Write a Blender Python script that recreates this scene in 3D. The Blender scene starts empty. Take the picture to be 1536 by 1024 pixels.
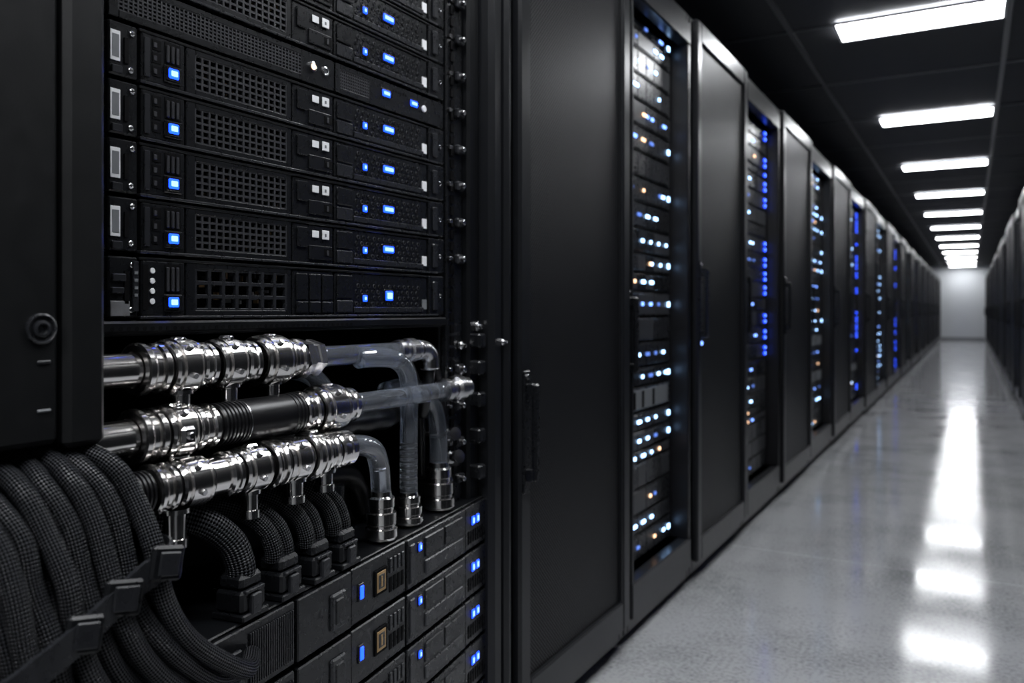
import bpy, math, random
from mathutils import Vector, Matrix
random.seed(7)
scene = bpy.context.scene
COL = scene.collection
scene.view_settings.view_transform = 'Standard'

# ------------------------------------------------------------------ materials
def new_mat(name):
    m = bpy.data.materials.new(name); m.use_nodes = True
    nt = m.node_tree
    return m, nt, nt.nodes["Principled BSDF"]

def mat(name, col, rough=0.4, metal=0.0, noise_scale=60, bump=0.05, var=0.15, spec=0.5, coat=0.0):
    m, nt, b = new_mat(name)
    tc = nt.nodes.new("ShaderNodeTexCoord")
    n = nt.nodes.new("ShaderNodeTexNoise"); n.inputs["Scale"].default_value = noise_scale
    n.inputs["Detail"].default_value = 3
    nt.links.new(tc.outputs["Object"], n.inputs["Vector"])
    mx = nt.nodes.new("ShaderNodeMix"); mx.data_type = 'RGBA'
    c = Vector(col)
    mx.inputs["A"].default_value = (*(c*(1-var)), 1)
    mx.inputs["B"].default_value = (*(c*(1+var)), 1)
    nt.links.new(n.outputs["Fac"], mx.inputs["Factor"])
    nt.links.new(mx.outputs["Result"], b.inputs["Base Color"])
    mr = nt.nodes.new("ShaderNodeMapRange")
    mr.inputs["To Min"].default_value = max(0.02, rough*0.85); mr.inputs["To Max"].default_value = min(1, rough*1.15)
    nt.links.new(n.outputs["Fac"], mr.inputs["Value"]); nt.links.new(mr.outputs["Result"], b.inputs["Roughness"])
    b.inputs["Metallic"].default_value = metal
    b.inputs["Specular IOR Level"].default_value = spec
    b.inputs["Coat Weight"].default_value = coat
    if bump > 0:
        n2 = nt.nodes.new("ShaderNodeTexNoise"); n2.inputs["Scale"].default_value = noise_scale*12
        nt.links.new(tc.outputs["Object"], n2.inputs["Vector"])
        bp = nt.nodes.new("ShaderNodeBump"); bp.inputs["Strength"].default_value = bump; bp.inputs["Distance"].default_value = 0.001
        nt.links.new(n2.outputs["Fac"], bp.inputs["Height"]); nt.links.new(bp.outputs["Normal"], b.inputs["Normal"])
    return m

def emis(name, col, strength, base=(0.02,0.02,0.02)):
    m, nt, b = new_mat(name)
    b.inputs["Base Color"].default_value = (*base, 1)
    b.inputs["Emission Color"].default_value = (*col, 1)
    b.inputs["Emission Strength"].default_value = strength
    b.inputs["Roughness"].default_value = 0.3
    return m

M_BLACK = mat("black_powder_coat", (0.0045,0.0050,0.0060), 0.32, 0.0, 40, 0.02, spec=0.4)
M_FRAME = mat("graphite_frame_paint", (0.0085,0.0092,0.0108), 0.30, 0.0, 40, 0.02, spec=0.48)
M_PANEL = mat("black_textured_panel", (0.0050,0.0055,0.0062), 0.42, 0.0, 50, 0.12, spec=0.4)
M_PLAST = mat("black_plastic", (0.0062,0.0068,0.0082), 0.28, 0.0, 80, 0.0, spec=0.55)
M_PLAST2= mat("charcoal_plastic", (0.016,0.017,0.020), 0.28, 0.0, 80, 0.0, spec=0.6)
M_GRILLE= mat("grille_plastic", (0.036,0.037,0.041), 0.30, 0.0, 80, 0.0, spec=0.6)
M_BAR   = mat("grille_steel", (0.09,0.092,0.10), 0.30, 0.5, 80, 0.0)
M_CAV   = mat("dark_cavity", (0.001,0.001,0.0015), 0.7, 0.0, 30, 0.0, spec=0.1)
M_CHROME= mat("brushed_nickel", (0.92,0.90,0.88), 0.15, 1.0, 30, 0.0, 0.04)
M_STEEL = mat("dull_steel", (0.52,0.52,0.53), 0.25, 1.0, 40, 0.0)
M_WHITE = mat("white_label", (0.80,0.81,0.83), 0.5, 0.0, 80, 0.0, 0.05)
M_GREY  = mat("grey_label", (0.16,0.17,0.18), 0.5, 0.0, 80, 0.0, 0.1)
M_GOLD  = mat("gold_contact", (0.55,0.36,0.17), 0.35, 0.6, 80, 0.0, 0.1)
M_PCB   = mat("component_silver", (0.55,0.56,0.58), 0.3, 0.8, 90, 0.0, 0.3)
M_RUB   = mat("black_rubber", (0.005,0.005,0.006), 0.34, 0.0, 80, 0.0)
M_BLUE  = emis("led_blue", (0.005,0.045,1.0), 5.5)
M_BLUEC = emis("led_blue_core", (0.14,0.27,0.8), 4.8)
M_ICE   = emis("led_ice", (0.34,0.58,1.0), 6.5)
M_WARM  = emis("led_warm", (1.0,0.60,0.36), 3.0)
M_DIM   = emis("led_dim", (0.15,0.30,1.0), 1.0)
M_LIGHT = emis("ceiling_light_diffuser", (0.95,0.97,1.0), 28, (0.8,0.8,0.8))

def mesh_door():
    m, nt, b = new_mat("perforated_steel_mesh")
    tc = nt.nodes.new("ShaderNodeTexCoord")
    sx = nt.nodes.new("ShaderNodeSeparateXYZ"); nt.links.new(tc.outputs["Object"], sx.inputs["Vector"])
    def sn(sock, k):
        a = nt.nodes.new("ShaderNodeMath"); a.operation='MULTIPLY'; a.inputs[1].default_value=k
        nt.links.new(sock, a.inputs[0])
        s = nt.nodes.new("ShaderNodeMath"); s.operation='SINE'; nt.links.new(a.outputs[0], s.inputs[0]); return s.outputs[0]
    a = nt.nodes.new("ShaderNodeMath"); a.operation='MULTIPLY'
    nt.links.new(sn(sx.outputs["Y"], 2*math.pi/0.011), a.inputs[0]); nt.links.new(sn(sx.outputs["Z"], 2*math.pi/0.011), a.inputs[1])
    r = nt.nodes.new("ShaderNodeMapRange"); r.inputs["From Min"].default_value=0.05; r.inputs["From Max"].default_value=0.3
    nt.links.new(a.outputs[0], r.inputs["Value"])
    mx = nt.nodes.new("ShaderNodeMix"); mx.data_type='RGBA'
    mx.inputs["A"].default_value=(0.0110,0.0115,0.0130,1); mx.inputs["B"].default_value=(0.0008,0.0008,0.001,1)
    nt.links.new(r.outputs["Result"], mx.inputs["Factor"]); nt.links.new(mx.outputs["Result"], b.inputs["Base Color"])
    sp = nt.nodes.new("ShaderNodeMapRange"); sp.inputs["To Min"].default_value=0.38; sp.inputs["To Max"].default_value=0.02
    nt.links.new(r.outputs["Result"], sp.inputs["Value"]); nt.links.new(sp.outputs["Result"], b.inputs["Specular IOR Level"])
    bp = nt.nodes.new("ShaderNodeBump"); bp.invert=True; bp.inputs["Strength"].default_value=0.25; bp.inputs["Distance"].default_value=0.001
    nt.links.new(r.outputs["Result"], bp.inputs["Height"]); nt.links.new(bp.outputs["Normal"], b.inputs["Normal"])
    b.inputs["Roughness"].default_value=0.40
    return m
M_MESH = mesh_door()

def braid():
    m, nt, b = new_mat("braided_nylon_sleeve")
    uv = nt.nodes.new("ShaderNodeUVMap"); uv.uv_map = "UVMap"
    sx = nt.nodes.new("ShaderNodeSeparateXYZ"); nt.links.new(uv.outputs["UV"], sx.inputs["Vector"])
    def lin(ku, kv):
        a = nt.nodes.new("ShaderNodeMath"); a.operation='MULTIPLY'; a.inputs[1].default_value=ku; nt.links.new(sx.outputs["X"], a.inputs[0])
        c = nt.nodes.new("ShaderNodeMath"); c.operation='MULTIPLY_ADD'; c.inputs[1].default_value=kv; nt.links.new(sx.outputs["Y"], c.inputs[0]); nt.links.new(a.outputs[0], c.inputs[2])
        s = nt.nodes.new("ShaderNodeMath"); s.operation='SINE'; nt.links.new(c.outputs[0], s.inputs[0]); return s.outputs[0]
    K = 2*math.pi
    p = lin(K*11, K/0.0072); q = lin(-K*11, K/0.0072)
    mm = nt.nodes.new("ShaderNodeMath"); mm.operation='MULTIPLY'; nt.links.new(p, mm.inputs[0]); nt.links.new(q, mm.inputs[1])
    r = nt.nodes.new("ShaderNodeMapRange"); r.inputs["From Min"].default_value=-0.3; r.inputs["From Max"].default_value=0.6
    nt.links.new(mm.outputs[0], r.inputs["Value"])
    mx = nt.nodes.new("ShaderNodeMix"); mx.data_type='RGBA'
    mx.inputs["A"].default_value=(0.0008,0.0008,0.001,1); mx.inputs["B"].default_value=(0.026,0.028,0.034,1)
    nt.links.new(r.outputs["Result"], mx.inputs["Factor"]); nt.links.new(mx.outputs["Result"], b.inputs["Base Color"])
    bp = nt.nodes.new("ShaderNodeBump"); bp.inputs["Strength"].default_value=0.9; bp.inputs["Distance"].default_value=0.0014
    nt.links.new(r.outputs["Result"], bp.inputs["Height"]); nt.links.new(bp.outputs["Normal"], b.inputs["Normal"])
    b.inputs["Roughness"].default_value=0.33
    sp = nt.nodes.new("ShaderNodeMath"); sp.operation='MULTIPLY'; sp.inputs[1].default_value=0.7
    nt.links.new(r.outputs["Result"], sp.inputs[0]); nt.links.new(sp.outputs[0], b.inputs["Specular IOR Level"])
    return m
M_BRAID = braid()

def clear():
    m, nt, b = new_mat("clear_coolant_tubing")
    b.inputs["Base Color"].default_value=(0.82,0.89,1.0,1)
    b.inputs["Transmission Weight"].default_value=0.92
    b.inputs["Roughness"].default_value=0.02; b.inputs["IOR"].default_value=1.33
    b.inputs["Coat Weight"].default_value=1.0; b.inputs["Coat Roughness"].default_value=0.02
    n = nt.nodes.new("ShaderNodeTexNoise"); n.inputs["Scale"].default_value=25
    tc = nt.nodes.new("ShaderNodeTexCoord"); nt.links.new(tc.outputs["Object"], n.inputs["Vector"])
    bp = nt.nodes.new("ShaderNodeBump"); bp.inputs["Strength"].default_value=0.05; bp.inputs["Distance"].default_value=0.004
    nt.links.new(n.outputs["Fac"], bp.inputs["Height"]); nt.links.new(bp.outputs["Normal"], b.inputs["Normal"])
    return m
M_CLEAR = clear()

def floor_mat():
    m, nt, b = new_mat("polished_epoxy_floor")
    tc = nt.nodes.new("ShaderNodeTexCoord")
    n = nt.nodes.new("ShaderNodeTexNoise"); n.inputs["Scale"].default_value=1.8; n.inputs["Detail"].default_value=8; n.inputs["Roughness"].default_value=0.65
    nt.links.new(tc.outputs["Object"], n.inputs["Vector"])
    n2 = nt.nodes.new("ShaderNodeTexNoise"); n2.inputs["Scale"].default_value=80; n2.inputs["Detail"].default_value=4
    nt.links.new(tc.outputs["Object"], n2.inputs["Vector"])
    add = nt.nodes.new("ShaderNodeMath"); add.operation='MULTIPLY_ADD'; add.inputs[1].default_value=0.9
    nt.links.new(n2.outputs["Fac"], add.inputs[0]); nt.links.new(n.outputs["Fac"], add.inputs[2])
    cr = nt.nodes.new("ShaderNodeValToRGB")
    cr.color_ramp.elements[0].position=0.66; cr.color_ramp.elements[0].color=(0.20,0.205,0.215,1)
    cr.color_ramp.elements[1].position=1.0; cr.color_ramp.elements[1].color=(0.42,0.425,0.435,1)
    nt.links.new(add.outputs[0], cr.inputs["Fac"])
    br = nt.nodes.new("ShaderNodeTexBrick"); br.offset=0.0
    br.inputs["Scale"].default_value=1.0; br.inputs["Brick Width"].default_value=2.4; br.inputs["Row Height"].default_value=2.4
    br.inputs["Mortar Size"].default_value=0.004; br.inputs["Mortar Smooth"].default_value=0.3
    br.inputs["Color1"].default_value=(1,1,1,1); br.inputs["Color2"].default_value=(1,1,1,1); br.inputs["Mortar"].default_value=(1.5,1.5,1.5,1)
    mp = nt.nodes.new("ShaderNodeMapping"); mp.inputs["Location"].default_value=(0.9,1.12,0)
    nt.links.new(tc.outputs["Object"], mp.inputs["Vector"]); nt.links.new(mp.outputs["Vector"], br.inputs["Vector"])
    mx = nt.nodes.new("ShaderNodeMix"); mx.data_type='RGBA'; mx.blend_type='MULTIPLY'; mx.inputs["Factor"].default_value=1
    nt.links.new(cr.outputs["Color"], mx.inputs["A"]); nt.links.new(br.outputs["Color"], mx.inputs["B"])
    nt.links.new(mx.outputs["Result"], b.inputs["Base Color"])
    mr = nt.nodes.new("ShaderNodeMapRange"); mr.inputs["From Min"].default_value=0.3; mr.inputs["From Max"].default_value=0.7
    mr.inputs["To Min"].default_value=0.07; mr.inputs["To Max"].default_value=0.17
    nt.links.new(n.outputs["Fac"], mr.inputs["Value"]); nt.links.new(mr.outputs["Result"], b.inputs["Roughness"])
    bp = nt.nodes.new("ShaderNodeBump"); bp.inputs["Strength"].default_value=0.04; bp.inputs["Distance"].default_value=0.01
    nt.links.new(n.outputs["Fac"], bp.inputs["Height"]); nt.links.new(bp.outputs["Normal"], b.inputs["Normal"])
    b.inputs["Specular IOR Level"].default_value=0.55
    return m
M_FLOOR = floor_mat()
M_CEIL = mat("dark_ceiling_tile", (0.060,0.063,0.070), 0.7, 0, 8, 0.3, 0.2)
M_GRID = mat("ceiling_grid_metal", (0.20,0.205,0.215), 0.45, 0.3, 20, 0)
M_WALLE = mat("light_painted_wall", (0.60,0.62,0.64), 0.6, 0, 3, 0.1, 0.04)
M_WALLD = mat("dark_painted_wall", (0.06,0.063,0.07), 0.7, 0, 3, 0.1, 0.08)

# ------------------------------------------------------------------ mesh builder
class B:
    def __init__(s):
        s.v=[]; s.f=[]; s.m=[]; s.sm=[]; s.uv=[]; s.mats=[]; s.M=Matrix.Identity(4)
    def mi(s, m):
        if m not in s.mats: s.mats.append(m)
        return s.mats.index(m)
    def add(s, vs, fs, m, smooth=False, uvs=None):
        o=len(s.v); k=s.mi(m)
        s.v += [tuple(s.M @ Vector(p)) for p in vs]
        for i,f in enumerate(fs):
            s.f.append([o+j for j in f]); s.m.append(k); s.sm.append(smooth)
            s.uv.append(uvs[i] if uvs else [(0,0)]*len(f))
    def box(s, lo, hi, m, b=0.0):
        lo=Vector(lo); hi=Vector(hi); c=(lo+hi)/2; h=(hi-lo)/2
        h=Vector((abs(h.x),abs(h.y),abs(h.z)))
        b=min(b, h.x*0.9, h.y*0.9, h.z*0.9)
        if b<=0:
            vs=[c+Vector((sx*h.x,sy*h.y,sz*h.z)) for sx in(-1,1) for sy in(-1,1) for sz in(-1,1)]
            fs=[(0,1,3,2),(4,6,7,5),(0,4,5,1),(2,3,7,6),(0,2,6,4),(1,5,7,3)]
            s.add(vs,fs,m); return
        vs=[]; idx={}
        for sx in(-1,1):
            for sy in(-1,1):
                for sz in(-1,1):
                    for a in range(3):
                        p=[sx*(h.x-b),sy*(h.y-b),sz*(h.z-b)]
                        p[a]=(sx*h.x,sy*h.y,sz*h.z)[a]
                        idx[(sx,sy,sz,a)]=len(vs); vs.append(Vector(p))
        fs=[]
        def face(l):
            n=(vs[l[1]]-vs[l[0]]).cross(vs[l[2]]-vs[l[0]])
            ce=sum((vs[i] for i in l),Vector())/len(l)
            fs.append(l if n.dot(ce)>0 else l[::-1])
        for a in range(3):
            for sg in(-1,1):
                o=[i for i in range(3) if i!=a]; l=[]
                for (p,q) in((-1,-1),(1,-1),(1,1),(-1,1)):
                    t=[0,0,0]; t[a]=sg; t[o[0]]=p; t[o[1]]=q; l.append(idx[(*t,a)])
                face(l)
        for a in range(3):
            o=[i for i in range(3) if i!=a]
            for p in(-1,1):
                for q in(-1,1):
                    t1=[0,0,0]; t1[a]=-1; t1[o[0]]=p; t1[o[1]]=q
                    t2=list(t1); t2[a]=1
                    face([idx[(*t1,o[0])],idx[(*t2,o[0])],idx[(*t2,o[1])],idx[(*t1,o[1])]])
        for sx in(-1,1):
            for sy in(-1,1):
                for sz in(-1,1):
                    face([idx[(sx,sy,sz,a)] for a in range(3)])
        s.add([c+v for v in vs],fs,m)
    def lathe(s, org, axis, prof, m, n=36):
        """prof: list of (t, r) along axis; crisp rings, smooth around"""
        org=Vector(org); ax=Vector(axis).normalized()
        t1=ax.orthogonal().normalized(); t2=ax.cross(t1)
        for (ta,ra),(tb,rb) in zip(prof[:-1],prof[1:]):
            vs=[];fs=[]
            for t,r in((ta,ra),(tb,rb)):
                for i in range(n):
                    a=2*math.pi*i/n
                    vs.append(org+ax*t+(t1*math.cos(a)+t2*math.sin(a))*max(r,1e-5))
            for i in range(n):
                j=(i+1)%n
                fs.append((i,j,n+j,n+i))
            s.add(vs,fs,m,n>8)
    def cyl(s, org, axis, r, l, m, n=20, ch=0.0):
        ch=min(ch,r*.5,l*.4)
        p=[(0,0),(0,r-ch),(ch,r),(l-ch,r),(l,r-ch),(l,0)] if ch>0 else [(0,0),(0,r),(l,r),(l,0)]
        s.lathe(org,axis,p,m,n)
    def tube(s, pts, r, m, n=20, sub=8, caps=True, rf=None):
        P=[Vector(p) for p in pts]
        E=[P[0]*2-P[1]]+P+[P[-1]*2-P[-2]]
        C=[]
        for i in range(1,len(E)-2):
            p0,p1,p2,p3=E[i-1:i+3]
            for k in range(sub):
                t=k/sub
                C.append(0.5*((2*p1)+(p2-p0)*t+(2*p0-5*p1+4*p2-p3)*t*t+(3*p1-p0-3*p2+p3)*t**3))
        C.append(P[-1])
        vs=[];fs=[];uvs=[]
        T=[(C[min(i+1,len(C)-1)]-C[max(i-1,0)]).normalized() for i in range(len(C))]
        u=T[0].orthogonal().normalized(); L=0; Ls=[]
        for i,c in enumerate(C):
            if i: L+=(c-C[i-1]).length
            Ls.append(L)
            u=(u-T[i]*u.dot(T[i])).normalized(); w=T[i].cross(u)
            rr=r if rf is None else rf(i/(len(C)-1))*r
            for k in range(n):
                a=2*math.pi*k/n
                vs.append(c+(u*math.cos(a)+w*math.sin(a))*rr)
        for i in range(len(C)-1):
            for k in range(n):
                j=(k+1)%n
                fs.append((i*n+k,i*n+j,(i+1)*n+j,(i+1)*n+k))
                uvs.append([(k/n,Ls[i]),((k+1)/n,Ls[i]),((k+1)/n,Ls[i+1]),(k/n,Ls[i+1])])
        if caps:
            fs.append(list(range(n))[::-1]); uvs.append([(0,0)]*n)
            b0=(len(C)-1)*n; fs.append([b0+k for k in range(n)]); uvs.append([(0,0)]*n)
        s.add(vs,fs,m,True,uvs)
        return C
    def obj(s, name, parent=None, loc=(0,0,0), rot=(0,0,0)):
        me=bpy.data.meshes.new(name); me.from_pydata(s.v,[],s.f); 
        for m in s.mats: me.materials.append(m)
        me.polygons.foreach_set("material_index", s.m)
        me.polygons.foreach_set("use_smooth", s.sm)
        ul=me.uv_layers.new(name="UVMap"); fl=[]
        for u in s.uv:
            for q in u: fl += [q[0],q[1]]
        ul.data.foreach_set("uv", fl)
        me.update()
        o=bpy.data.objects.new(name,me); COL.objects.link(o)
        o.location=loc; o.rotation_euler=rot
        if parent: o.parent=parent
        return o

def empty(name, loc=(0,0,0), rot=(0,0,0)):
    o=bpy.data.objects.new(name,None); o.empty_display_size=0.1; COL.objects.link(o); o.location=loc; o.rotation_euler=rot; return o

XL=0.0; XR=1.41; YEND=33.3; ZC=2.656

# ------------------------------------------------------------------ room
b=B(); b.box((-1.6,-3.2,-0.1),(3.0,YEND+0.2,0),M_FLOOR); b.obj("floor")
b=B(); b.box((-1.6,-3.2,ZC),(3.0,YEND+0.2,ZC+0.1),M_CEIL); b.obj("ceiling")
b=B(); b.box((-1.6,YEND,0),(3.0,YEND+0.15,ZC),M_WALLE); b.obj("wall_end")
b=B(); b.box((-1.7,-3.2,0),(-1.6,YEND+0.15,ZC),M_WALLD); b.obj("wall_left")
b=B(); b.box((3.0,-3.2,0),(3.1,YEND+0.15,ZC),M_WALLD); b.obj("wall_right")
b=B(); b.box((-1.6,-3.3,0),(3.0,-3.2,ZC),M_WALLD); b.obj("wall_back")
b=B(); b.box((-1.6,YEND-0.02,0),(3.0,YEND-0.001,0.11),M_GRID,0.004); b.obj("baseboard_end")
b=B()
for x in (-1.05,0.05,1.13,2.2):
    b.box((x-0.014,-3.2,ZC-0.012),(x+0.014,YEND,ZC-0.0005),M_GRID)
y=-2.72
while y<YEND:
    b.box((-1.6,y-0.011,ZC-0.010),(3.0,y+0.011,ZC-0.0007),M_GRID); y+=1.26
b.obj("trim_ceiling_grid")

ylist=[4.94+2.52*i for i in range(-3,12)]+[1.16,-1.36]  # trailing pair: unseen extra panels, added only to brighten the near rack
for yc in ylist:
    if yc>YEND-0.5: continue
    b=B()
    b.box((-0.40,-0.15,-0.012),(0.40,0.15,-0.002),M_LIGHT)
    for lo,hi in (((-0.415,-0.165,-0.016),(-0.40,0.165,0)),((0.40,-0.165,-0.016),(0.415,0.165,0)),((-0.40,-0.165,-0.016),(0.40,-0.15,0)),((-0.40,0.15,-0.016),(0.40,0.165,0))):
        b.box(lo,hi,M_WHITE)
    b.obj("ceiling_light_panel",loc=(0.70,yc,ZC-0.012))

# ------------------------------------------------------------------ rack cabinets
def led_server_stack(bb, y0,y1,z0,z1,x,rs,style):
    """servers inside an open cabinet; front plane at x"""
    z=z0; w=y1-y0
    while z<z1-0.03:
        h=rs.choice([0.044,0.066,0.066,0.088,0.088,0.088])
        if z+h>z1: h=z1-z
        mm=rs.choice([M_PLAST,M_PLAST2,M_PLAST])
        bb.box((x-0.5,y0,z+0.002),(x,y1,z+h-0.003),mm,0.002)
        nb=rs.choice([3,4,6])
        kind=rs.random()
        for k in range(nb):
            a=y0+0.02+(w-0.04)*k/nb; c=y0+0.02+(w-0.04)*(k+1)/nb-0.006
            bb.box((x-0.004,a,z+0.008),(x+0.004,c,z+h-0.009),rs.choice([M_PLAST,M_PLAST2,M_GRILLE]) if kind<0.7 else M_PLAST2,0.001)
        if rs.random()<0.08 and h<0.09 and z<1.0:
            bb.box((x+0.004,y0+0.03,z+0.010),(x+0.007,y1-0.05,z+h-0.012),M_GREY,0.001)
            for q in (0.25,0.4,0.6): bb.box((x+0.006,y0+w*q,z+0.014),(x+0.008,y0+w*q+0.02,z+h-0.016),M_CAV)
            z+=h; continue
        zz=z+h*0.5
        if rs.random()<(0.86 if style==0 else 0.75):
            st=rs.choice([0,1,2])
            tone=rs.choice([M_ICE,M_ICE,M_ICE,M_BLUEC] if style==0 else [M_ICE,M_DIM,M_ICE,M_BLUEC])
            n=rs.choice([3,3,4] if style==0 else [1,2,3])
            q0=rs.choice([0.28,0.36,0.42])
            ys=[rs.uniform(0.12,0.62) for _ in range(n)] if style==1 else ([rs.uniform(0.2,0.85) for _ in range(n)] if st==0 else [q0+0.155*k for k in range(n)])
            for q in ys:
                t=tone; r_=rs.random()
                if r_<0.10: t=M_WARM
                elif r_<0.28: t=M_DIM
                yy=y0+w*q; l=rs.choice([0.008,0.012,0.017]); hh=0.0065
                bb.box((x+0.003,yy-l,zz-hh),(x+0.009,yy+l,zz+hh),t,0.003)
        if style==1:
            if rs.random()<0.55:
                yy=y1-0.050
                for dz in ((-0.016,0.016) if h>0.06 else (0,)):
                    bb.box((x+0.003,yy-0.016,zz+dz-0.009),(x+0.009,yy+0.016,zz+dz+0.009),M_BLUE,0.004)
                    bb.box((x+0.008,yy-0.009,zz+dz-0.005),(x+0.0105,yy+0.009,zz+dz+0.005),M_BLUEC,0.001)
        elif rs.random()<0.35:
            yy=y1-0.035
            bb.box((x+0.003,yy-0.010,zz-0.010),(x+0.009,yy+0.010,zz+0.010),M_ICE,0.004)
        z+=h

def cabinet(y0,y1,kind,side=1,seed=0,hz=(0.90,1.16),lock=False,style=0):
    """side=+1: left row, front faces +X at x=0 ; side=-1: right row, front faces -X"""
    w=y1-y0; H=2.2; rs=random.Random(seed)
    root=empty("server_rack_cabinet", loc=(XL if side==1 else XR, y0 if side==1 else y1, 0), rot=(0,0,0 if side==1 else math.pi))
    g=0.004; b=B()
    b.box((-1.0,g,0.06),(-0.03,g+0.02,H),M_BLACK,0.002)
    b.box((-1.0,w-g-0.02,0.06),(-0.03,w-g,H),M_BLACK,0.002)
    b.box((-1.0,g+0.02,H-0.03),(-0.03,w-g-0.02,H),M_BLACK,0.002)
    b.box((-1.0,g+0.02,0.06),(-0.03,w-g-0.02,0.12),M_BLACK)
    b.box((-1.0,g+0.02,0.12),(-0.98,w-g-0.02,H-0.03),M_BLACK)
    b.box((-0.98,g+0.03,0.0),(-0.05,w-g-0.03,0.06),M_CAV)
    fw=0.032
    b.box((-0.05,g,0.03),(0.0,g+fw,H),M_FRAME,0.005)
    b.box((-0.05,w-g-fw,0.03),(0.0,w-g,H),M_FRAME,0.005)
    b.box((-0.05,g+fw,H-0.045),(0.0,w-g-fw,H),M_FRAME,0.004)
    b.box((-0.05,g+fw,0.03),(0.0,w-g-fw,0.075),M_FRAME,0.004)
    b.obj("frame",root)
    if kind=="door":
        b=B(); a=g+0.012; c=w-g-0.012; sw=0.055
        b.box((0.002,a,0.08),(0.030,a+sw,H-0.01),M_FRAME,0.007)
        b.box((0.002,c-sw,0.08),(0.030,c,H-0.01),M_FRAME,0.007)
        b.box((0.002,a+sw,0.08),(0.029,c-sw,0.17),M_FRAME,0.005)
        b.box((0.002,a+sw,H-0.09),(0.029,c-sw,H-0.01),M_FRAME,0.005)
        b.box((0.008,a+sw,0.17),(0.016,c-sw,H-0.09),M_MESH)
        for q in (a+sw, c-sw-0.005):
            b.box((0.016,q,0.17),(0.024,q+0.005,H-0.09),M_FRAME,0.001)
        b.obj("mesh_door",root)
    else:
        b=B(); a=g+fw; c=w-g-fw
        b.box((-0.03,a,0.075),(0.018,c,0.19),M_FRAME,0.005)
        b.box((-0.03,a,H-0.13),(0.018,c,H-0.045),M_FRAME,0.005)
        b.box((-0.10,a,0.19),(0.016,a+0.014,H-0.13),M_FRAME,0.003)
        b.box((-0.10,c-0.030,0.19),(0.016,c,H-0.13),M_RUB,0.004)
        b.box((-0.09,a+0.014,0.19),(-0.06,a+0.030,H-0.13),M_PLAST,0.002)
        b.box((-0.09,c-0.045,0.19),(-0.06,c-0.030,H-0.13),M_PLAST,0.002)
        b.obj("opening_surround",root)
        b=B()
        led_server_stack(b,a+0.031,c-0.046,0.20,H-0.14,-0.050,rs,style)
        b.obj("mounted_servers",root)
    b=B(); yh=g+0.012+0.02 ; z0,z1=hz
    xf=0.030 if kind=="door" else 0.0
    b.box((xf,yh-0.016,z0-0.03),(xf+0.008,yh+0.016,z1+0.03),M_PLAST,0.003)
    b.box((xf+0.022,yh-0.011,z0),(xf+0.036,yh+0.011,z1),M_PLAST,0.005)
    b.box((xf+0.006,yh-0.010,z1-0.03),(xf+0.026,yh+0.010,z1),M_PLAST,0.003)
    b.box((xf+0.006,yh-0.010,z0),(xf+0.026,yh+0.010,z0+0.03),M_PLAST,0.003)
    b.cyl((xf+0.006,yh,z1+0.015),(1,0,0),0.007,0.006,M_STEEL,16,0.001)
    if lock:
        b.cyl((xf+0.006,yh,z0-0.02),(1,0,0),0.008,0.006,M_BLUEC,16,0.002)
    b.obj("swing_handle",root)
    return root

edges=[1.655,2.394,3.08,3.914,4.745,5.72,6.70,7.75,8.9,10.1,11.3,12.5,13.7,14.9,16.1,17.3,18.5,19.7,20.9,22.1,23.3,24.5,25.7,26.9,28.1,29.3,30.5,31.7,32.9]
for i in range(len(edges)-1):
    cabinet(edges[i],edges[i+1],"door" if i%2==0 else "open",1,100+i,hz=(0.655,0.885) if i==0 else ((0.86,1.10) if i==1 else (0.95,1.22)),lock=(i==2),style=(1 if i%4==3 else 0))
yr=0.25; i=0
while yr<YEND-1.2:
    cabinet(yr,yr+1.2,"open" if i%3==2 else "door",-1,300+i,style=1); yr+=1.2; i+=1

# ------------------------------------------------------------------ near open rack : frame
root=empty("open_server_rack",(0,0,0))
b=B()
b.box((-1.0,0.12,0.03),(-0.98,1.60,2.2),M_CAV)
b.box((-0.98,0.12,0.03),(-0.02,0.14,2.2),M_BLACK)
b.box((-0.98,0.14,2.17),(0.0,1.60,2.2),M_BLACK)
b.box((-0.98,0.14,0.0),(0.0,1.60,0.02),M_BLACK)
b.box((-0.98,1.585,0.07),(-0.05,1.60,2.17),M_BLACK)
b.obj("rack_shell",root)
b=B()
b.box((-0.09,1.445,0.07),(-0.045,1.475,2.17),M_BLACK,0.003)
b.box((-0.045,1.450,0.07),(-0.030,1.512,2.17),M_PLAST,0.003)
z=0.66
while z<2.15:
    b.box((-0.031,1.462,z-0.009),(-0.026,1.474,z+0.009),M_CAV)
    z+=0.0255
z=0.93-0.0795*3
while z<2.1:
    if not (0.99<z<1.1):
        b.box((-0.030,1.478,z-0.010),(-0.018,1.506,z+0.010),M_PLAST2,0.003)
        b.cyl((-0.02,1.490,z),(1,0,0),0.0060,0.012,M_STEEL,16,0.0015)
        b.box((-0.030,1.450,z-0.004),(-0.020,1.460,z+0.004),M_STEEL,0.001)
    z+=0.0795
b.obj("mounting_rail",root)
b=B()
b.box((-0.12,1.515,0.03),(-0.015,1.560,2.2),M_BLACK,0.006)
b.box((-0.10,1.562,0.03),(0.018,1.612,2.2),M_FRAME,0.012)
b.box((-0.10,1.614,0.03),(0.026,1.640,2.2),M_FRAME,0.009)
b.box((-0.05,1.641,0.03),(0.012,1.652,2.2),M_PLAST2,0.003)
for (y,z,r,x) in ((1.545,1.021,0.012,-0.015),(1.500,0.98,0.010,-0.028),(1.50,0.925,0.010,-0.028),(1.60,0.985,0.008,0.018)):
    b.lathe((x,y,z),(1,0,0),[(0,r),(0.006,r),(0.009,r*0.8),(0.009,r*0.5),(0.016,r*0.45),(0.018,0)],M_STEEL,20)
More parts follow.
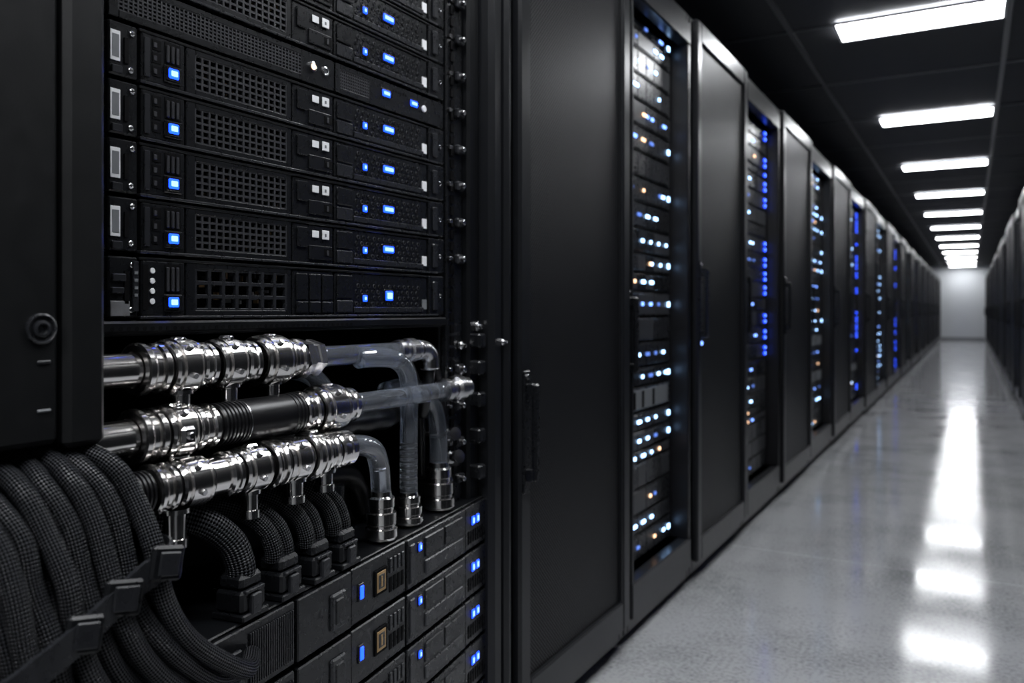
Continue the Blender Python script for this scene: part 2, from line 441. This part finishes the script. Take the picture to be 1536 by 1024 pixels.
for z in (0.99,0.93,0.86,0.78,0.70):
    b.box((-0.02,1.520,z-0.016),(0.010,1.550,z+0.016),M_PLAST,0.004)
b.obj("front_post",root)
b=B()
b.box((0.040,0.10,0.912),(0.088,0.528,2.2),M_PANEL,0.006)
b.box((0.040,0.532,0.905),(0.092,0.581,2.2),M_PANEL,0.007)
b.box((0.030,0.525,0.915),(0.060,0.536,2.19),M_CAV)
b.lathe((0.088,0.507,1.037),(1,0,0),[(0,0.0165),(0.003,0.0165),(0.004,0.0145),(0.001,0.0125),(0.001,0.0095),(0.004,0.009),(0.005,0.006),(0.002,0.005),(0.002,0)],M_PLAST2,32)
b.box((0.087,0.503,0.999),(0.0895,0.518,1.003),M_PLAST2,0.001)
b.box((0.087,0.503,0.948),(0.0895,0.518,0.951),M_GREY,0.001)
b.obj("door_leaf",root)

# ------------------------------------------------------------------ near rack servers
YS=0.665; XS=-0.03
def screw(b,y,z,r=0.004,m=None):
    b.lathe((0,y,z),(1,0,0),[(0,r),(0.0015,r),(0.0025,r*0.7),(0.0012,r*0.4),(0.0012,0)],m or M_STEEL,14)
def grille(b,y0,y1,z0,z1,nc,nr,bw,x0=-0.006,x1=-0.001,m=None):
    m=m or M_BAR
    b.box((-0.030,y0,z0),(-0.026,y1,z1),M_CAV)
    for k in range(nc+1):
        y=y0+(y1-y0)*k/nc; b.box((x0,y-bw/2,z0),(x1,y+bw/2,z1),m)
    for k in range(nr+1):
        z=z0+(z1-z0)*k/nr; b.box((x0,y0,z-bw/2),(x1-0.0004,y1,z+bw/2),m)
def ringframe(b,y0,y1,z0,z1,iy0,iy1,iz0,iz1,m,x0=-0.03,x1=0.0,bv=0.0012):
    b.box((x0,y0,z0),(x1,iy0,z1),m,bv); b.box((x0,iy1,z0),(x1,y1,z1),m,bv)
    b.box((x0,iy0,z0),(x1,iy1,iz0),m,bv); b.box((x0,iy0,iz1),(x1,iy1,z1),m,bv)
def blue(b,y,z,wy,wz,core=True):
    b.box((-0.002,y-wy/2-0.003,z-wz/2-0.003),(0.0015,y+wy/2+0.003,z+wz/2+0.003),M_PLAST,0.001)
    b.box((0.0,y-wy/2,z-wz/2),(0.0035,y+wy/2,z+wz/2),M_BLUE,0.0034)
    if core: b.box((0.001,y-wy/2+0.0025,z-wz/2+0.0025),(0.0044,y+wy/2-0.0025,z+wz/2-0.0025),M_BLUEC,0.002)
def server(z0,h,seed,slots=False):
    rs=random.Random(seed); b=B(); t=h-0.003
    b.box((-0.60,0.0,0.001),(-0.030,0.755,t),M_BLACK,0.001)
    b.box((-0.03,0.045,0.0),(0.003,0.75,0.004),M_PLAST2,0.001)
    b.box((-0.03,0.045,t-0.004),(0.001,0.75,t),M_BLACK,0.001)
    b.box((-0.03,0.0,0.002),(0.0,0.043,t-0.001),M_PLAST,0.002)
    if not slots:
        b.box((0,0.002,0.020),(0.0012,0.0165,0.060),M_WHITE,0.0005)
        b.box((0.0008,0.0045,0.025),(0.0018,0.0145,0.055),M_GREY,0.0004)
        b.box((0,0.003,0.004),(0.004,0.018,0.014),M_PLAST2,0.001)
    else:
        b.box((0,0.002,0.004),(0.002,0.030,0.024),M_PCB,0.0005)
        b.box((0,0.033,0.010),(0.004,0.042,t-0.006),M_PLAST2,0.001)
        for k in range(4): b.box((0.004,0.035,0.030+0.010*k),(0.0048,0.040,0.034+0.010*k),M_GREY)
        b.box((0,0.002,0.034),(0.005,0.02,0.042),M_PLAST2,0.001); b.box((0,0.004,0.050),(0.003,0.024,0.060),M_PLAST2,0.001)
    screw(b,0.032,0.012); screw(b,0.034,t-0.012)
    b.box((0,0.022,0.020),(0.002,0.028,t-0.020),M_CAV)
    b.box((-0.03,0.048,0.004),(0.001,0.118,t-0.004),M_PLAST,0.002)
    if slots:
        for k in range(4): b.cyl((0.001,0.064,0.024+0.014*k),(1,0,0),0.004,0.002,M_WHITE,14,0.0005)
        b.box((0.001,0.050,0.012),(0.0016,0.058,t-0.010),M_CAV)
    else:
        for k in range(3):
            b.box((0.001,0.064,0.014+0.018*k),(0.0018,0.078,0.028+0.018*k),M_CAV)
            b.box((0.0012,0.066,0.017+0.018*k),(0.003,0.071,0.024+0.018*k),M_BAR,0.0006)
        b.box((0.001,0.051,0.010),(0.003,0.060,t-0.010),M_PLAST2,0.001)
    b.box((0.001,0.084,0.036),(0.0018,0.110,t-0.008),M_CAV)
    for k in range(3): b.box((0.0014,0.086+0.008*k,0.038),(0.004,0.0905+0.008*k,t-0.012),M_GRILLE,0.0008)
    b.box((0.001,0.082,0.010),(0.0035,0.112,0.034),M_PLAST,0.0015)
    b.M=Matrix.Translation((0.0035,0,0)); blue(b,0.096,0.023,0.017,0.014); b.M=Matrix.Identity(4)
    ringframe(b,0.121,0.328,0.004,t-0.004,0.137,0.318,0.012,t-0.012,M_PLAST)
    if not slots:
        grille(b,0.137,0.318,0.012,t-0.012,14,5,0.0034,m=M_GRILLE)
        for _ in range(44):
            yy=rs.uniform(0.14,0.312); zz=rs.uniform(0.015,t-0.018)
            b.box((-0.018,yy,zz),(-0.009,yy+rs.uniform(0.001,0.005),zz+rs.uniform(0.001,0.005)),rs.choice([M_PCB,M_BAR,M_PCB,M_GOLD]))
    else:
        b.box((-0.030,0.137,0.012),(-0.026,0.318,t-0.012),M_CAV)
        for k in range(8):
            y=0.137+0.181*k/7; b.box((-0.008,y-0.0032,0.012),(-0.0005,y+0.0032,t-0.012),M_PLAST2,0.0008)
        for k in range(4):
            z=0.012+(t-0.024)*k/3; b.box((-0.007,0.137,z-0.003),(-0.001,0.318,z+0.003),M_PLAST2,0.0008)
        for k in range(36):
            yy=rs.uniform(0.14,0.31); zz=rs.uniform(0.015,t-0.02)
            b.box((-0.018,yy,zz),(-0.009,yy+rs.uniform(0.001,0.004),zz+rs.uniform(0.004,0.012)),rs.choice([M_PCB,M_BAR,M_GOLD]))
    b.box((-0.03,0.332,0.004),(-0.001,0.430,t-0.004),M_PLAST,0.002)
    if not slots:
        b.box((-0.001,0.340,0.030),(0.003,0.364,t-0.010),M_PLAST,0.0015)
        b.box((-0.001,0.368,0.010),(0.002,0.426,0.034),M_PLAST,0.0012)
        b.box((0.0,0.376,t-0.026),(0.0015,0.392,t-0.014),M_WHITE,0.0005)
        b.box((0.0,0.400,t-0.028),(0.0025,0.417,t-0.012),M_WHITE,0.0008)
        b.box((0.0025,0.405,t-0.023),(0.003,0.409,t-0.018),M_GREY)
        b.box((0.002,0.404,0.016),(0.0026,0.424,0.029),M_CAV)
        b.box((0.002,0.410,0.018),(0.0045,0.414,0.027),M_BAR,0.0005)
    else:
        for k in range(3):
            b.box((-0.001,0.338+0.031*k,0.030),(0.003,0.365+0.031*k,t-0.010),M_PLAST,0.0015)
            b.box((-0.001,0.338+0.031*k,0.008),(0.003,0.365+0.031*k,0.027),M_PLAST,0.0015)
        screw(b,0.414,0.05,0.006)
    b.box((-0.03,0.434,0.004),(-0.001,0.714,t-0.004),M_PLAST,0.002)
    b.box((-0.001,0.438,0.008),(0.0025,0.480,0.030),M_PLAST2,0.0015)
    b.box((-0.001,0.438,0.034),(0.0025,0.480,t-0.009),M_PLAST,0.0015)
    b.box((-0.001,0.484,0.008),(0.0015,0.700,0.018),M_PLAST2,0.001)
    for iy in range(13):
        for iz in range(4):
            yy=0.492+0.0155*iy; zz=0.024+0.011*iz
            if abs(yy-0.584)<0.026 and abs(zz-0.040)<0.012: continue
            if abs(yy-0.514)<0.012 and abs(zz-0.035)<0.010: continue
            if zz>t-0.008: continue
            b.lathe((-0.0012,yy+(0.005 if iz%2 else 0),zz),(1,0,0),[(0,0.0042),(0.0016,0.0040),(0.0016,0.0030),(0.0006,0.0028),(0.0006,0)],M_PLAST2 if (iy+iz)%3 else M_GRILLE,10)
            b.cyl((-0.0010,yy+(0.005 if iz%2 else 0),zz),(1,0,0),0.0026,0.0012,M_CAV,9)
    blue(b,0.514,0.034,0.012,0.012,True)
    if slots: blue(b,0.586,0.040,0.022,0.018)
    else: blue(b,0.584,0.040,0.032,0.013)
    b.box((-0.001,0.696,0.014),(0.0012,0.711,0.034),M_WHITE if not slots else M_GREY,0.0005)
    b.box((-0.03,0.718,0.002),(0.002,0.772,t),M_PLAST,0.002)
    b.box((0.002,0.728,0.012),(0.007,0.744,t-0.012),M_PLAST2,0.002)
    screw(b,0.758,t*0.5,0.005)
    return b.obj("rack_server",None,(XS,YS,z0))

def vent_server(z0,h):
    b=B(); t=h-0.003
    b.box((-0.60,0.0,0.001),(-0.030,0.755,t),M_BLACK,0.001)
    ringframe(b,0.0,0.432,0.002,t-0.001,0.015,0.352,0.012,t-0.010,M_PLAST)
    grille(b,0.015,0.352,0.012,t-0.010,46,6,0.0024,m=M_GRILLE)
    b.lathe((0,0.376,0.030),(1,0,0),[(0,0.009),(0.003,0.009),(0.004,0.006),(0.004,0)],M_STEEL,20)
    b.cyl((0.003,0.376,0.030),(1,0,0),0.0055,0.0025,M_WARM,16,0.001)
    screw(b,0.408,0.030,0.009)
    ringframe(b,0.436,0.772,0.002,t-0.001,0.448,0.530,0.012,t-0.010,M_PLAST)
    grille(b,0.448,0.530,0.012,t-0.010,17,6,0.002,m=M_GRILLE)
    blue(b,0.577,0.031,0.024,0.012); blue(b,0.666,0.031,0.024,0.012)
    b.cyl((0,0.700,0.028),(1,0,0),0.007,0.004,M_WHITE,16,0.001)
    for k in range(6):
        b.cyl((0.0,0.60+0.008*k,0.042),(1,0,0),0.0025,0.0006,M_CAV,10)
    return b.obj("rack_server",None,(XS,YS,z0))

server(1.045,0.087,1,True)
for k,z in enumerate((1.134,1.211,1.288,1.365)): server(z,0.0765,10+k)
vent_server(1.442,0.058)
for k in range(8): server(1.502+0.0765*k,0.0765,30+k)
b=B()
b.box((-0.60,YS-0.02,1.022),(-0.032,1.44,1.043),M_BLACK,0.003)
b.box((-0.045,YS-0.02,1.026),(-0.022,1.44,1.042),M_BLACK,0.003)
for k in range(40): b.cyl((-0.0222,YS+0.012*k,1.032),(1,0,0),0.003,0.0006,M_CAV,8)
b.obj("rack_shelf")

# ------------------------------------------------------------------ coolant manifolds
MAN=empty("liquid_cooling_manifold",(0,0,0))
def hexbolts(b,o,y,r,angs,br=0.0045):
    for a in angs:
        d=Vector((math.cos(a),0,math.sin(a)))
        b.cyl(Vector((o[0],y,o[1]))+d*(r-0.002),d,br,0.007,M_STEEL,6,0.0006)
def collar(b,o,y0,y1,r,style=0):
    L=y1-y0; c=0.003
    if style==0:
        p=[(0,r*.72),(0,r-c),(c,r),(L*.32,r),(L*.32+c*.6,r*.90),(L*.55,r*.90),(L*.55+c*.6,r*.98),(L-c,r*.98),(L,r*.9),(L,r*.7)]
    elif style==1:
        p=[(0,r*.74),(0,r*.96-c),(c,r*.96),(L*.14,r*.96),(L*.16,r*.88),(L*.22,r*.88),(L*.25,r),(L*.80,r),(L*.83,r*.9),(L*.88,r*.9),(L*.90,r*.97),(L-c,r*.97),(L,r*.88),(L,r*.7)]
    else:
        p=[(0,r*.7)]
        n=3
        for k in range(n):
            a=L*k/n; e=L*(k+1)/n
            rr=r*(1,.9,.97)[k]
            p+=[(a,rr-c),(a+c*.7,rr),(e-c*1.2,rr),(e-c*.5,rr-c),(e,rr-c*1.2)]
        p+=[(L,r*.7)]
    b.lathe((o[0],y0,o[1]),(0,1,0),p,M_CHROME,48)
    # dark gasket seam next to the fitting
    b.lathe((o[0],y1,o[1]),(0,1,0),[(0,r*.6),(0,r*.82),(0.003,r*.82),(0.003,r*.6)],M_RUB,36)
    if style==1: hexbolts(b,o,y0+L*.5,r,(-0.25,0.75))
def ribbed(b,o,y0,y1,r,m,pitch=0.008,d=0.12):
    p=[(0,r*.6)]; n=max(2,int((y1-y0)/pitch)); L=y1-y0
    for k in range(n):
        a=L*k/n; e=L*(k+1)/n; w=e-a
        p+=[(a,r*(1-d)),(a+w*.2,r),(a+w*.7,r),(a+w*.9,r*(1-d))]
    p+=[(L,r*.6)]
    b.lathe((o[0],y0,o[1]),(0,1,0),p,m,40)
def stub(b,x,y,z,l,r=0.010):
    b.lathe((x,y,z),(0,0,-1),[(0,r*1.35),(0.006,r*1.35),(0.007,r),(l-0.012,r),(l-0.011,r*1.2),(l,r*1.2),(l,0)],M_CHROME,24)
def lug(b,x,y,z,r):
    b.box((x-0.004,y-0.010,z+r-0.003),(x+0.012,y+0.010,z+r+0.006),M_CHROME,0.003)
    b.cyl((x+0.012,y,z+r+0.002),(1,0,0),0.0035,0.004,M_STEEL,12,0.001)

Z1=0.979
b=B(); o=(0.0,Z1); R=0.036
b.cyl((o[0],0.30,o[1]),(0,1,0),0.0225,0.70,M_CHROME,40)
collar(b,o,0.680,0.718,R*.98,2); collar(b,o,0.722,0.766,R*1.10,1); collar(b,o,0.771,0.796,R*.93,0)
collar(b,o,0.803,0.846,R*1.04,1); collar(b,o,0.851,0.876,R*.92,0)
collar(b,o,0.884,0.936,R*1.12,1); collar(b,o,0.941,0.973,R*.93,2)
b.lathe((o[0],0.976,o[1]),(0,1,0),[(0,0.033),(0.012,0.033),(0.014,0.028),(0.026,0.028),(0.028,0.031),(0.040,0.031),(0.044,0.02)],M_STEEL,6)
stub(b,0.012,0.743,o[1]-0.030,0.042,0.0125); stub(b,0.01,0.828,o[1]-0.028,0.044,0.012); stub(b,0.01,0.912,o[1]-0.030,0.046,0.011)
for y in (0.745,0.828,0.912): lug(b,0.0,y,o[1],R*.98)
b.tube([(0,1.02,Z1),(0,1.10,Z1),(0,1.25,Z1)],0.0175,M_CLEAR,28,6)
b.lathe((0,1.235,Z1),(0,1,0),[(0,0.017),(0,0.021),(0.012,0.022),(0.014,0.019),(0.03,0.019),(0.032,0.024),(0.05,0.024),(0.052,0.019),(0.075,0.019)],M_STEEL,32)
b.tube([(0,1.30,Z1),(0,1.325,Z1-.002),(0,1.342,Z1-.015),(0,1.345,Z1-.04)],0.0195,M_STEEL,28,6)
b.tube([(0,1.345,Z1-.04),(-0.01,1.35,0.90),(-0.03,1.36,0.84)],0.012,M_RUB,20,6)
b.obj("upper_pipe",MAN)
b=B(); o=(0.02,0.895); R=0.036
b.cyl((o[0],0.30,o[1]),(0,1,0),0.0235,0.78,M_CHROME,40)
collar(b,o,0.660,0.697,R,2); collar(b,o,0.701,0.742,R*1.04,1); collar(b,o,0.747,0.782,R*.93,2)
ribbed(b,o,0.788,0.835,R*.86,M_RUB,0.006,0.10)
b.lathe((o[0],0.835,o[1]),(0,1,0),[(0,0.02),(0,R*.88),(0.105,R*.88),(0.105,0.02)],M_RUB,40)
b.lathe((o[0],0.833,o[1]),(0,1,0),[(0,0.02),(0,R*.90),(0.002,R*.90),(0.002,0.02)],M_STEEL,40)
ribbed(b,o,0.925,0.948,R*.92,M_RUB,0.006,0.10)
collar(b,o,0.950,0.984,R*.95,2); collar(b,o,0.989,1.047,R*1.10,1); collar(b,o,1.052,1.080,R*.85,0)
stub(b,0.03,0.722,o[1]-0.030,0.045,0.013)
lug(b,0.02,0.722,o[1],R*.9); lug(b,0.02,1.018,o[1],R*.98)
b.box((0.050,0.708,0.880),(0.062,0.730,0.905),M_CHROME,0.004); b.cyl((0.060,0.719,0.893),(1,0,0),0.005,0.006,M_STEEL,14,0.001)
b.tube([(0.02,1.082,0.895),(0.02,1.2,0.895),(0.02,1.37,0.895)],0.018,M_CLEAR,28,6)
b.lathe((0.02,1.362,0.895),(0,1,0),[(0,0.018),(0,0.023),(0.014,0.024),(0.016,0.020),(0.036,0.020),(0.040,0.027),(0.062,0.027),(0.066,0.022),(0.085,0.022),(0.085,0)],M_STEEL,32)
b.obj("middle_pipe",MAN)
b=B(); o=(0.05,0.830); R=0.034
b.cyl((o[0],0.56,o[1]),(0,1,0),0.020,0.46,M_CHROME,40)
ribbed(b,o,0.600,0.660,0.027,M_RUB,0.006,0.12)
collar(b,o,0.662,0.693,R*.98,2); collar(b,o,0.697,0.746,R*.98,1); 
b.lathe((o[0],0.749,o[1]),(0,1,0),[(0,0.027),(0.026,0.027)],M_CHROME,40)
collar(b,o,0.775,0.797,R*.95,0); collar(b,o,0.802,0.848,R*1.0,1); collar(b,o,0.855,0.883,R*1.07,2)
collar(b,o,0.888,0.931,R*1.0,1); collar(b,o,0.937,0.962,R*1.12,0); collar(b,o,0.968,0.997,R*.95,2); collar(b,o,1.002,1.038,R*.88,0)
stub(b,0.055,0.700,o[1]-0.028,0.050,0.014); stub(b,0.055,0.826,o[1]-0.028,0.040,0.011); stub(b,0.055,0.912,o[1]-0.026,0.038,0.014); stub(b,0.05,0.985,o[1]-0.026,0.035,0.013)
lug(b,0.05,0.826,o[1],R*.9); lug(b,0.05,0.951,o[1],R*1.0)
b.obj("lower_pipe",MAN)

def fitting(name,x,y,z0,r,h):
    b=B()
    b.lathe((x,y,z0),(0,0,1),[(0,0),(0,r*1.02),(0.004,r*1.08),(h*.22,r*1.08),(h*.24,r*.92),(h*.30,r*.92),(h*.32,r*1.0),(h*.55,r*1.0),(h*.57,r*.80),(h*.66,r*.80),(h*.68,r*.88),(h*.86,r*.88),(h*.90,r*.70),(h,r*.68),(h,r*.5)],M_CHROME,40)
    return b.obj(name,MAN)
fitting("hose_coupling_1",0.020,1.166,0.6455,0.027,0.085)
fitting("hose_coupling_2",0.000,1.275,0.6455,0.026,0.060)
fitting("hose_coupling_3",-0.020,1.406,0.6455,0.031,0.095)
b=B()
hp=[(0.05,1.038,0.830),(0.048,1.075,0.828),(0.04,1.120,0.812),(0.028,1.150,0.778),(0.020,1.164,0.745),(0.020,1.166,0.715)]
b.tube(hp,0.018,M_CLEAR,28,8)
b.tube(hp[3:],0.008,M_STEEL,16,8)
b.obj("coolant_hose_1",MAN)
b=B()
b.tube([(0.004,1.12,Z1-.008),(0.012,1.17,Z1-.008),(0.014,1.215,Z1-.015),(0.012,1.250,0.942),(0.006,1.270,0.905),(0.0,1.276,0.860),(0.0,1.275,0.78),(0.0,1.275,0.69)],0.0175,M_CLEAR,28,8)
b.lathe((0,1.275,0.70),(0,0,1),[(0,0.009),(0.1,0.009)],M_STEEL,16)
for k in range(9): b.lathe((0,1.275,0.705+0.011*k),(0,0,1),[(0,0.010),(0.002,0.0145),(0.005,0.0145),(0.007,0.010)],M_RUB,20)
b.obj("coolant_hose_2",MAN)
b=B()
hp=[(-0.03,1.24,0.900),(-0.03,1.30,0.905),(-0.028,1.355,0.892),(-0.023,1.392,0.855),(-0.020,1.405,0.80),(-0.02,1.406,0.73)]
b.tube(hp,0.019,M_CLEAR,28,8)
b.obj("coolant_hose_3",MAN)
b=B()
b.tube([(-0.12,0.90,0.95),(-0.10,1.02,0.955),(-0.09,1.10,0.94),(-0.09,1.15,0.89),(-0.09,1.165,0.82),(-0.09,1.165,0.65)],0.018,M_CLEAR,24,8)
b.obj("coolant_hose_4",MAN)
b=B()
b.tube([(-0.06,0.95,0.86),(-0.03,1.05,0.86),(-0.02,1.14,0.855),(-0.03,1.24,0.85),(-0.08,1.33,0.85)],0.020,M_RUB,24,8,rf=lambda t:1+0.08*math.sin(t*160))
b.tube([(-0.10,0.66,0.78),(-0.08,0.85,0.77),(-0.08,1.05,0.76),(-0.09,1.2,0.74),(-0.1,1.26,0.66)],0.022,M_RUB,24,8)
b.tube([(-0.12,1.38,1.0),(-0.08,1.40,0.92),(-0.07,1.41,0.82),(-0.08,1.43,0.65)],0.010,M_RUB,16,8)
b.tube([(-0.10,1.42,1.0),(-0.05,1.44,0.93),(-0.04,1.45,0.80),(-0.05,1.45,0.65)],0.009,M_RUB,16,8)
b.obj("corrugated_hoses",MAN)
b=B()
for (x,y,z) in ((-0.03,1.44,0.79),(-0.03,1.455,0.74),(-0.04,1.42,0.70)):
    b.lathe((x,y,z),(0.9,-0.3,0.2),[(0,0),(0,0.012),(0.012,0.013),(0.014,0.009),(0.03,0.009),(0.032,0.014),(0.042,0.014),(0.044,0)],M_STEEL,20)
    b.cyl((x-0.06,y,z),(1,0,0),0.006,0.07,M_STEEL,12)
b.obj("drain_valves",MAN)

# ------------------------------------------------------------------ lower chassis (pulled out, slightly skewed)
ANG=math.radians(7.86)
def chassis(zt,h,seed,top=False):
    b=B(); t=h-0.005
    S0,S1=-0.02,0.885
    b.box((-0.42,-S1,0.001),(-0.012,-S0,t),M_BLACK,0.002)
    def pl(s0,s1,za,zb,x1=0.0,m=M_PLAST,bv=0.002): b.box((-0.014,-s1,za),(x1,-s0,zb),m,bv)
    pl(-0.02,0.095,0.003,t-0.001)
    pl(0.099,0.352,0.003,t-0.001,0.002)
    pl(0.356,0.535,0.003,t-0.001,0.0)
    pl(0.539,0.680,0.003,t-0.001,0.003)
    pl(0.684,S1,0.003,t-0.001,0.0)
    for s in (0.035,0.058):
        blue(b,-s,0.062,0.014,0.018)
    for k in range(7): pl(0.004+0.012*k,0.010+0.012*k,0.015,0.042,0.001,M_CAV,0)
    pl(0.115,0.285,0.014,0.040,0.005,M_PLAST2); pl(0.115,0.200,0.046,t-0.012,0.005,M_PLAST); pl(0.206,0.285,0.046,t-0.012,0.005,M_PLAST)
    b.M=Matrix.Translation((0.002,0,0)); blue(b,-0.3046,0.071,0.011,0.014); b.M=Matrix.Identity(4)
    pl(0.325,0.345,0.012,t-0.012,0.005,M_PLAST2)
    pl(0.425,0.466,0.028,0.072,0.003,M_CAV,0.001)
    pl(0.431,0.460,0.033,0.067,0.0036,M_GOLD,0.0005)
    pl(0.436,0.455,0.038,0.062,0.0042,M_PLAST2,0.0005)
    pl(0.443,0.448,0.041,0.059,0.0048,M_GOLD,0.0003)
    for k in range(4):
        pl(0.364+0.014*k,0.373+0.014*k,0.020,0.046,0.001,M_CAV,0); pl(0.364+0.014*k,0.373+0.014*k,0.054,0.080,0.003,M_PLAST2,0.001)
    pl(0.500,0.516,0.036,0.066,0.003,M_PLAST2,0.001)
    pl(0.503,0.513,0.040,0.062,0.0045,M_BLUE,0.001)
    pl(0.560,0.600,0.018,0.075,0.008,M_PLAST2,0.003); pl(0.568,0.592,0.026,0.066,0.010,M_PLAST,0.002)
    for k in range(20): pl(0.690+0.0048*k,0.6925+0.0048*k,0.012,t-0.012,0.003,M_PLAST2,0.0006)
    pl(0.80,0.86,0.02,0.07,0.004,M_PLAST2,0.002)
    if top:
        b.box((-0.40,-S1+0.01,t),(-0.006,-S0-0.01,t+0.004),M_BLACK,0.002)
        for k in range(9): b.box((-0.16,-0.86+0.03*k,t+0.004),(-0.13,-0.85+0.03*k,t+0.006),M_CAV)
    return b.obj("power_shelf_unit",None,(0.0,1.552,zt-h+0.001),(0,0,ANG))
for k in range(6): chassis(0.640-0.101*k,0.101,50+k,top=(k==0))
def cf(s,x,z):
    return Vector((math.cos(ANG)*x+math.sin(ANG)*s, 1.552+math.sin(ANG)*x-math.cos(ANG)*s, z))
for i,s in enumerate((0.768,0.684,0.606,0.532)):
    b=B(); W=0.027
    b.box((-0.030,-W,0.0),(0.024,W,0.010),M_PLAST,0.002)
    b.box((-0.026,-W+0.002,0.010),(0.020,W-0.002,0.040),M_PLAST,0.004)
    b.box((-0.023,-W+0.005,0.040),(0.017,W-0.005,0.060),M_PLAST,0.005)
    b.box((0.018,-0.010,0.006),(0.026,0.010,0.034),M_PLAST2,0.002)
    b.box((0.016,-0.019,0.036),(0.023,0.019,0.041),M_PLAST2,0.001)
    b.box((-0.026,W-0.003,0.012),(0.014,W+0.002,0.030),M_PLAST2,0.001)
    p=cf(s,-0.024,0.6400)
    b.obj("cable_connector",None,p,(0,0,ANG))
    b=B()
    offs=(-0.013,0.013) if i>=1 else (0.0,)
    r=0.0130 if i>=1 else 0.020
    for q in offs:
        base=cf(s+q,-0.027,0.6400+0.053)
        pts=[base, base+Vector((0,-0.002,0.020)), base+Vector((-0.008,-0.012,0.050)), base+Vector((-0.030,-0.038,0.078)), base+Vector((-0.070,-0.075,0.092)), base+Vector((-0.13,-0.12,0.100)), base+Vector((-0.22,-0.15,0.10))]
        b.tube(pts,r,M_BRAID,24,8)
    b.obj("braided_power_cable")

# ------------------------------------------------------------------ big braided cable bundle, lower left
c1=[(-.02,.520,.935),(.06,.560,.901),(.10,.579,.879),(.13,.591,.843),(.15,.593,.793),(.165,.598,.734),(.175,.631,.676),(.168,.709,.615),(.118,.775,.598)]
c4=[(-.02,.465,.930),(.06,.501,.896),(.10,.506,.870),(.13,.513,.830),(.15,.5185,.783),(.165,.523,.729),(.175,.543,.676),(.17,.583,.623),(.15,.66,.565)]
c7=[(-.02,.405,.920),(.06,.4215,.885),(.10,.430,.863),(.13,.439,.825),(.15,.444,.777),(.165,.449,.727),(.175,.455,.680),(.17,.478,.630),(.15,.54,.560)]
def lerpc(t):
    out=[]
    for k in range(9):
        a,m,c=Vector(c1[k]),Vector(c4[k]),Vector(c7[k])
        out.append(a.lerp(m,t*2) if t<.5 else m.lerp(c,(t-.5)*2))
    return out
root=empty("braided_cable_bundle",(0,0,0))
b=B(); rs=random.Random(5); front=[]
for i in range(7):
    P=lerpc(i/6)
    P=[p+Vector((rs.uniform(-.006,.004)+(-0.006 if i%2 else 0.002),rs.uniform(-.0015,.0015),0)) for p in P]
    front.append(P); b.tube(P,0.0118,M_BRAID,28,10)
b.obj("front_cables",root)
b=B()
for i in range(7):
    P=lerpc((i+0.5)/7+0.02)
    P=[p+Vector((-0.032+rs.uniform(-.005,.005),rs.uniform(-.003,.003)-0.004,-0.006)) for p in P]
    P[-1]=P[-2]+Vector((0,0.02,-0.05))
    b.tube(P,0.0125,M_BRAID,24,8)
for i in range(6):
    P=lerpc(i/5)
    P=[p+Vector((-0.064,-0.012,-0.004)) for p in P]
    P[-1]=P[-2]+Vector((0,0.01,-0.06))
    b.tube(P[:],0.0135,M_BRAID,20,8)
b.obj("rear_cables",root)
b=B()
path=[]
for i in range(7):
    t=i/6; P=front[i]
    kk=4.25+1.0*t; k=int(kk); f=kk-k
    p=P[k].lerp(P[k+1],f); path.append(p)
sm=[path[0]]+[(path[i-1]+path[i]*2+path[i+1])/4 for i in range(1,6)]+[path[6]]
path=[p+Vector((0.0200,-0.003,0.001)) for p in sm]
path=[path[0]+Vector((-0.045,0.020,0.008)),path[0]+Vector((-0.014,0.017,0.005))]+path+[path[-1]+Vector((0.0,-0.03,-0.012)),path[-1]+Vector((-0.02,-0.05,-0.018))]
def ribbon(b,pts,h,th,m):
    E=[pts[0]*2-pts[1]]+pts+[pts[-1]*2-pts[-2]]; C=[]
    for i in range(1,len(E)-2):
        p0,p1,p2,p3=E[i-1:i+3]
        for k in range(6):
            t=k/6; C.append(0.5*((2*p1)+(p2-p0)*t+(2*p0-5*p1+4*p2-p3)*t*t+(3*p1-p0-3*p2+p3)*t**3))
    C.append(pts[-1]); vs=[];fs=[]
    for c in C:
        vs+=[c+Vector((th,0,h/2)),c+Vector((th,0,-h/2)),c+Vector((-th,0,-h/2)),c+Vector((-th,0,h/2))]
    for i in range(len(C)-1):
        for k in range(4):
            j=(k+1)%4; fs.append((i*4+k,(i+1)*4+k,(i+1)*4+j,i*4+j))
    fs+=[(0,1,2,3),tuple(len(vs)-4+q for q in (3,2,1,0))]
    b.add(vs,fs,m)
ribbon(b,path,0.032,0.003,M_PLAST2)
for i,wd in ((2,0.018),(4,0.020),(6,0.018)):
    p=path[i]; b.M=Matrix.Translation(p)@Matrix.Rotation(math.radians(-10),4,'X')@Matrix.Rotation(math.radians(-12),4,'Z')
    b.box((-0.003,-wd,-0.019),(0.006,wd,0.019),M_PLAST,0.003)
    b.box((0.006,-wd*0.6,-0.013),(0.009,wd*0.7,0.013),M_PLAST2,0.002)
b.M=Matrix.Identity(4)
b.obj("cable_strap",root)

# ------------------------------------------------------------------ world, camera
w=bpy.data.worlds.new("World"); scene.world=w; w.use_nodes=True
w.node_tree.nodes["Background"].inputs["Color"].default_value=(0.5,0.6,0.75,1)
w.node_tree.nodes["Background"].inputs["Strength"].default_value=0.02
cam=bpy.data.cameras.new("camera"); co=bpy.data.objects.new("camera",cam); COL.objects.link(co)
co.location=(0.949,0,1.056); co.rotation_euler=(math.radians(90),0,math.radians(29.42))
cam.lens=28.59; cam.sensor_width=36; cam.shift_y=-0.02995; cam.clip_start=0.02
cam.dof.use_dof=True; cam.dof.focus_distance=1.25; cam.dof.aperture_fstop=3.8
scene.camera=co
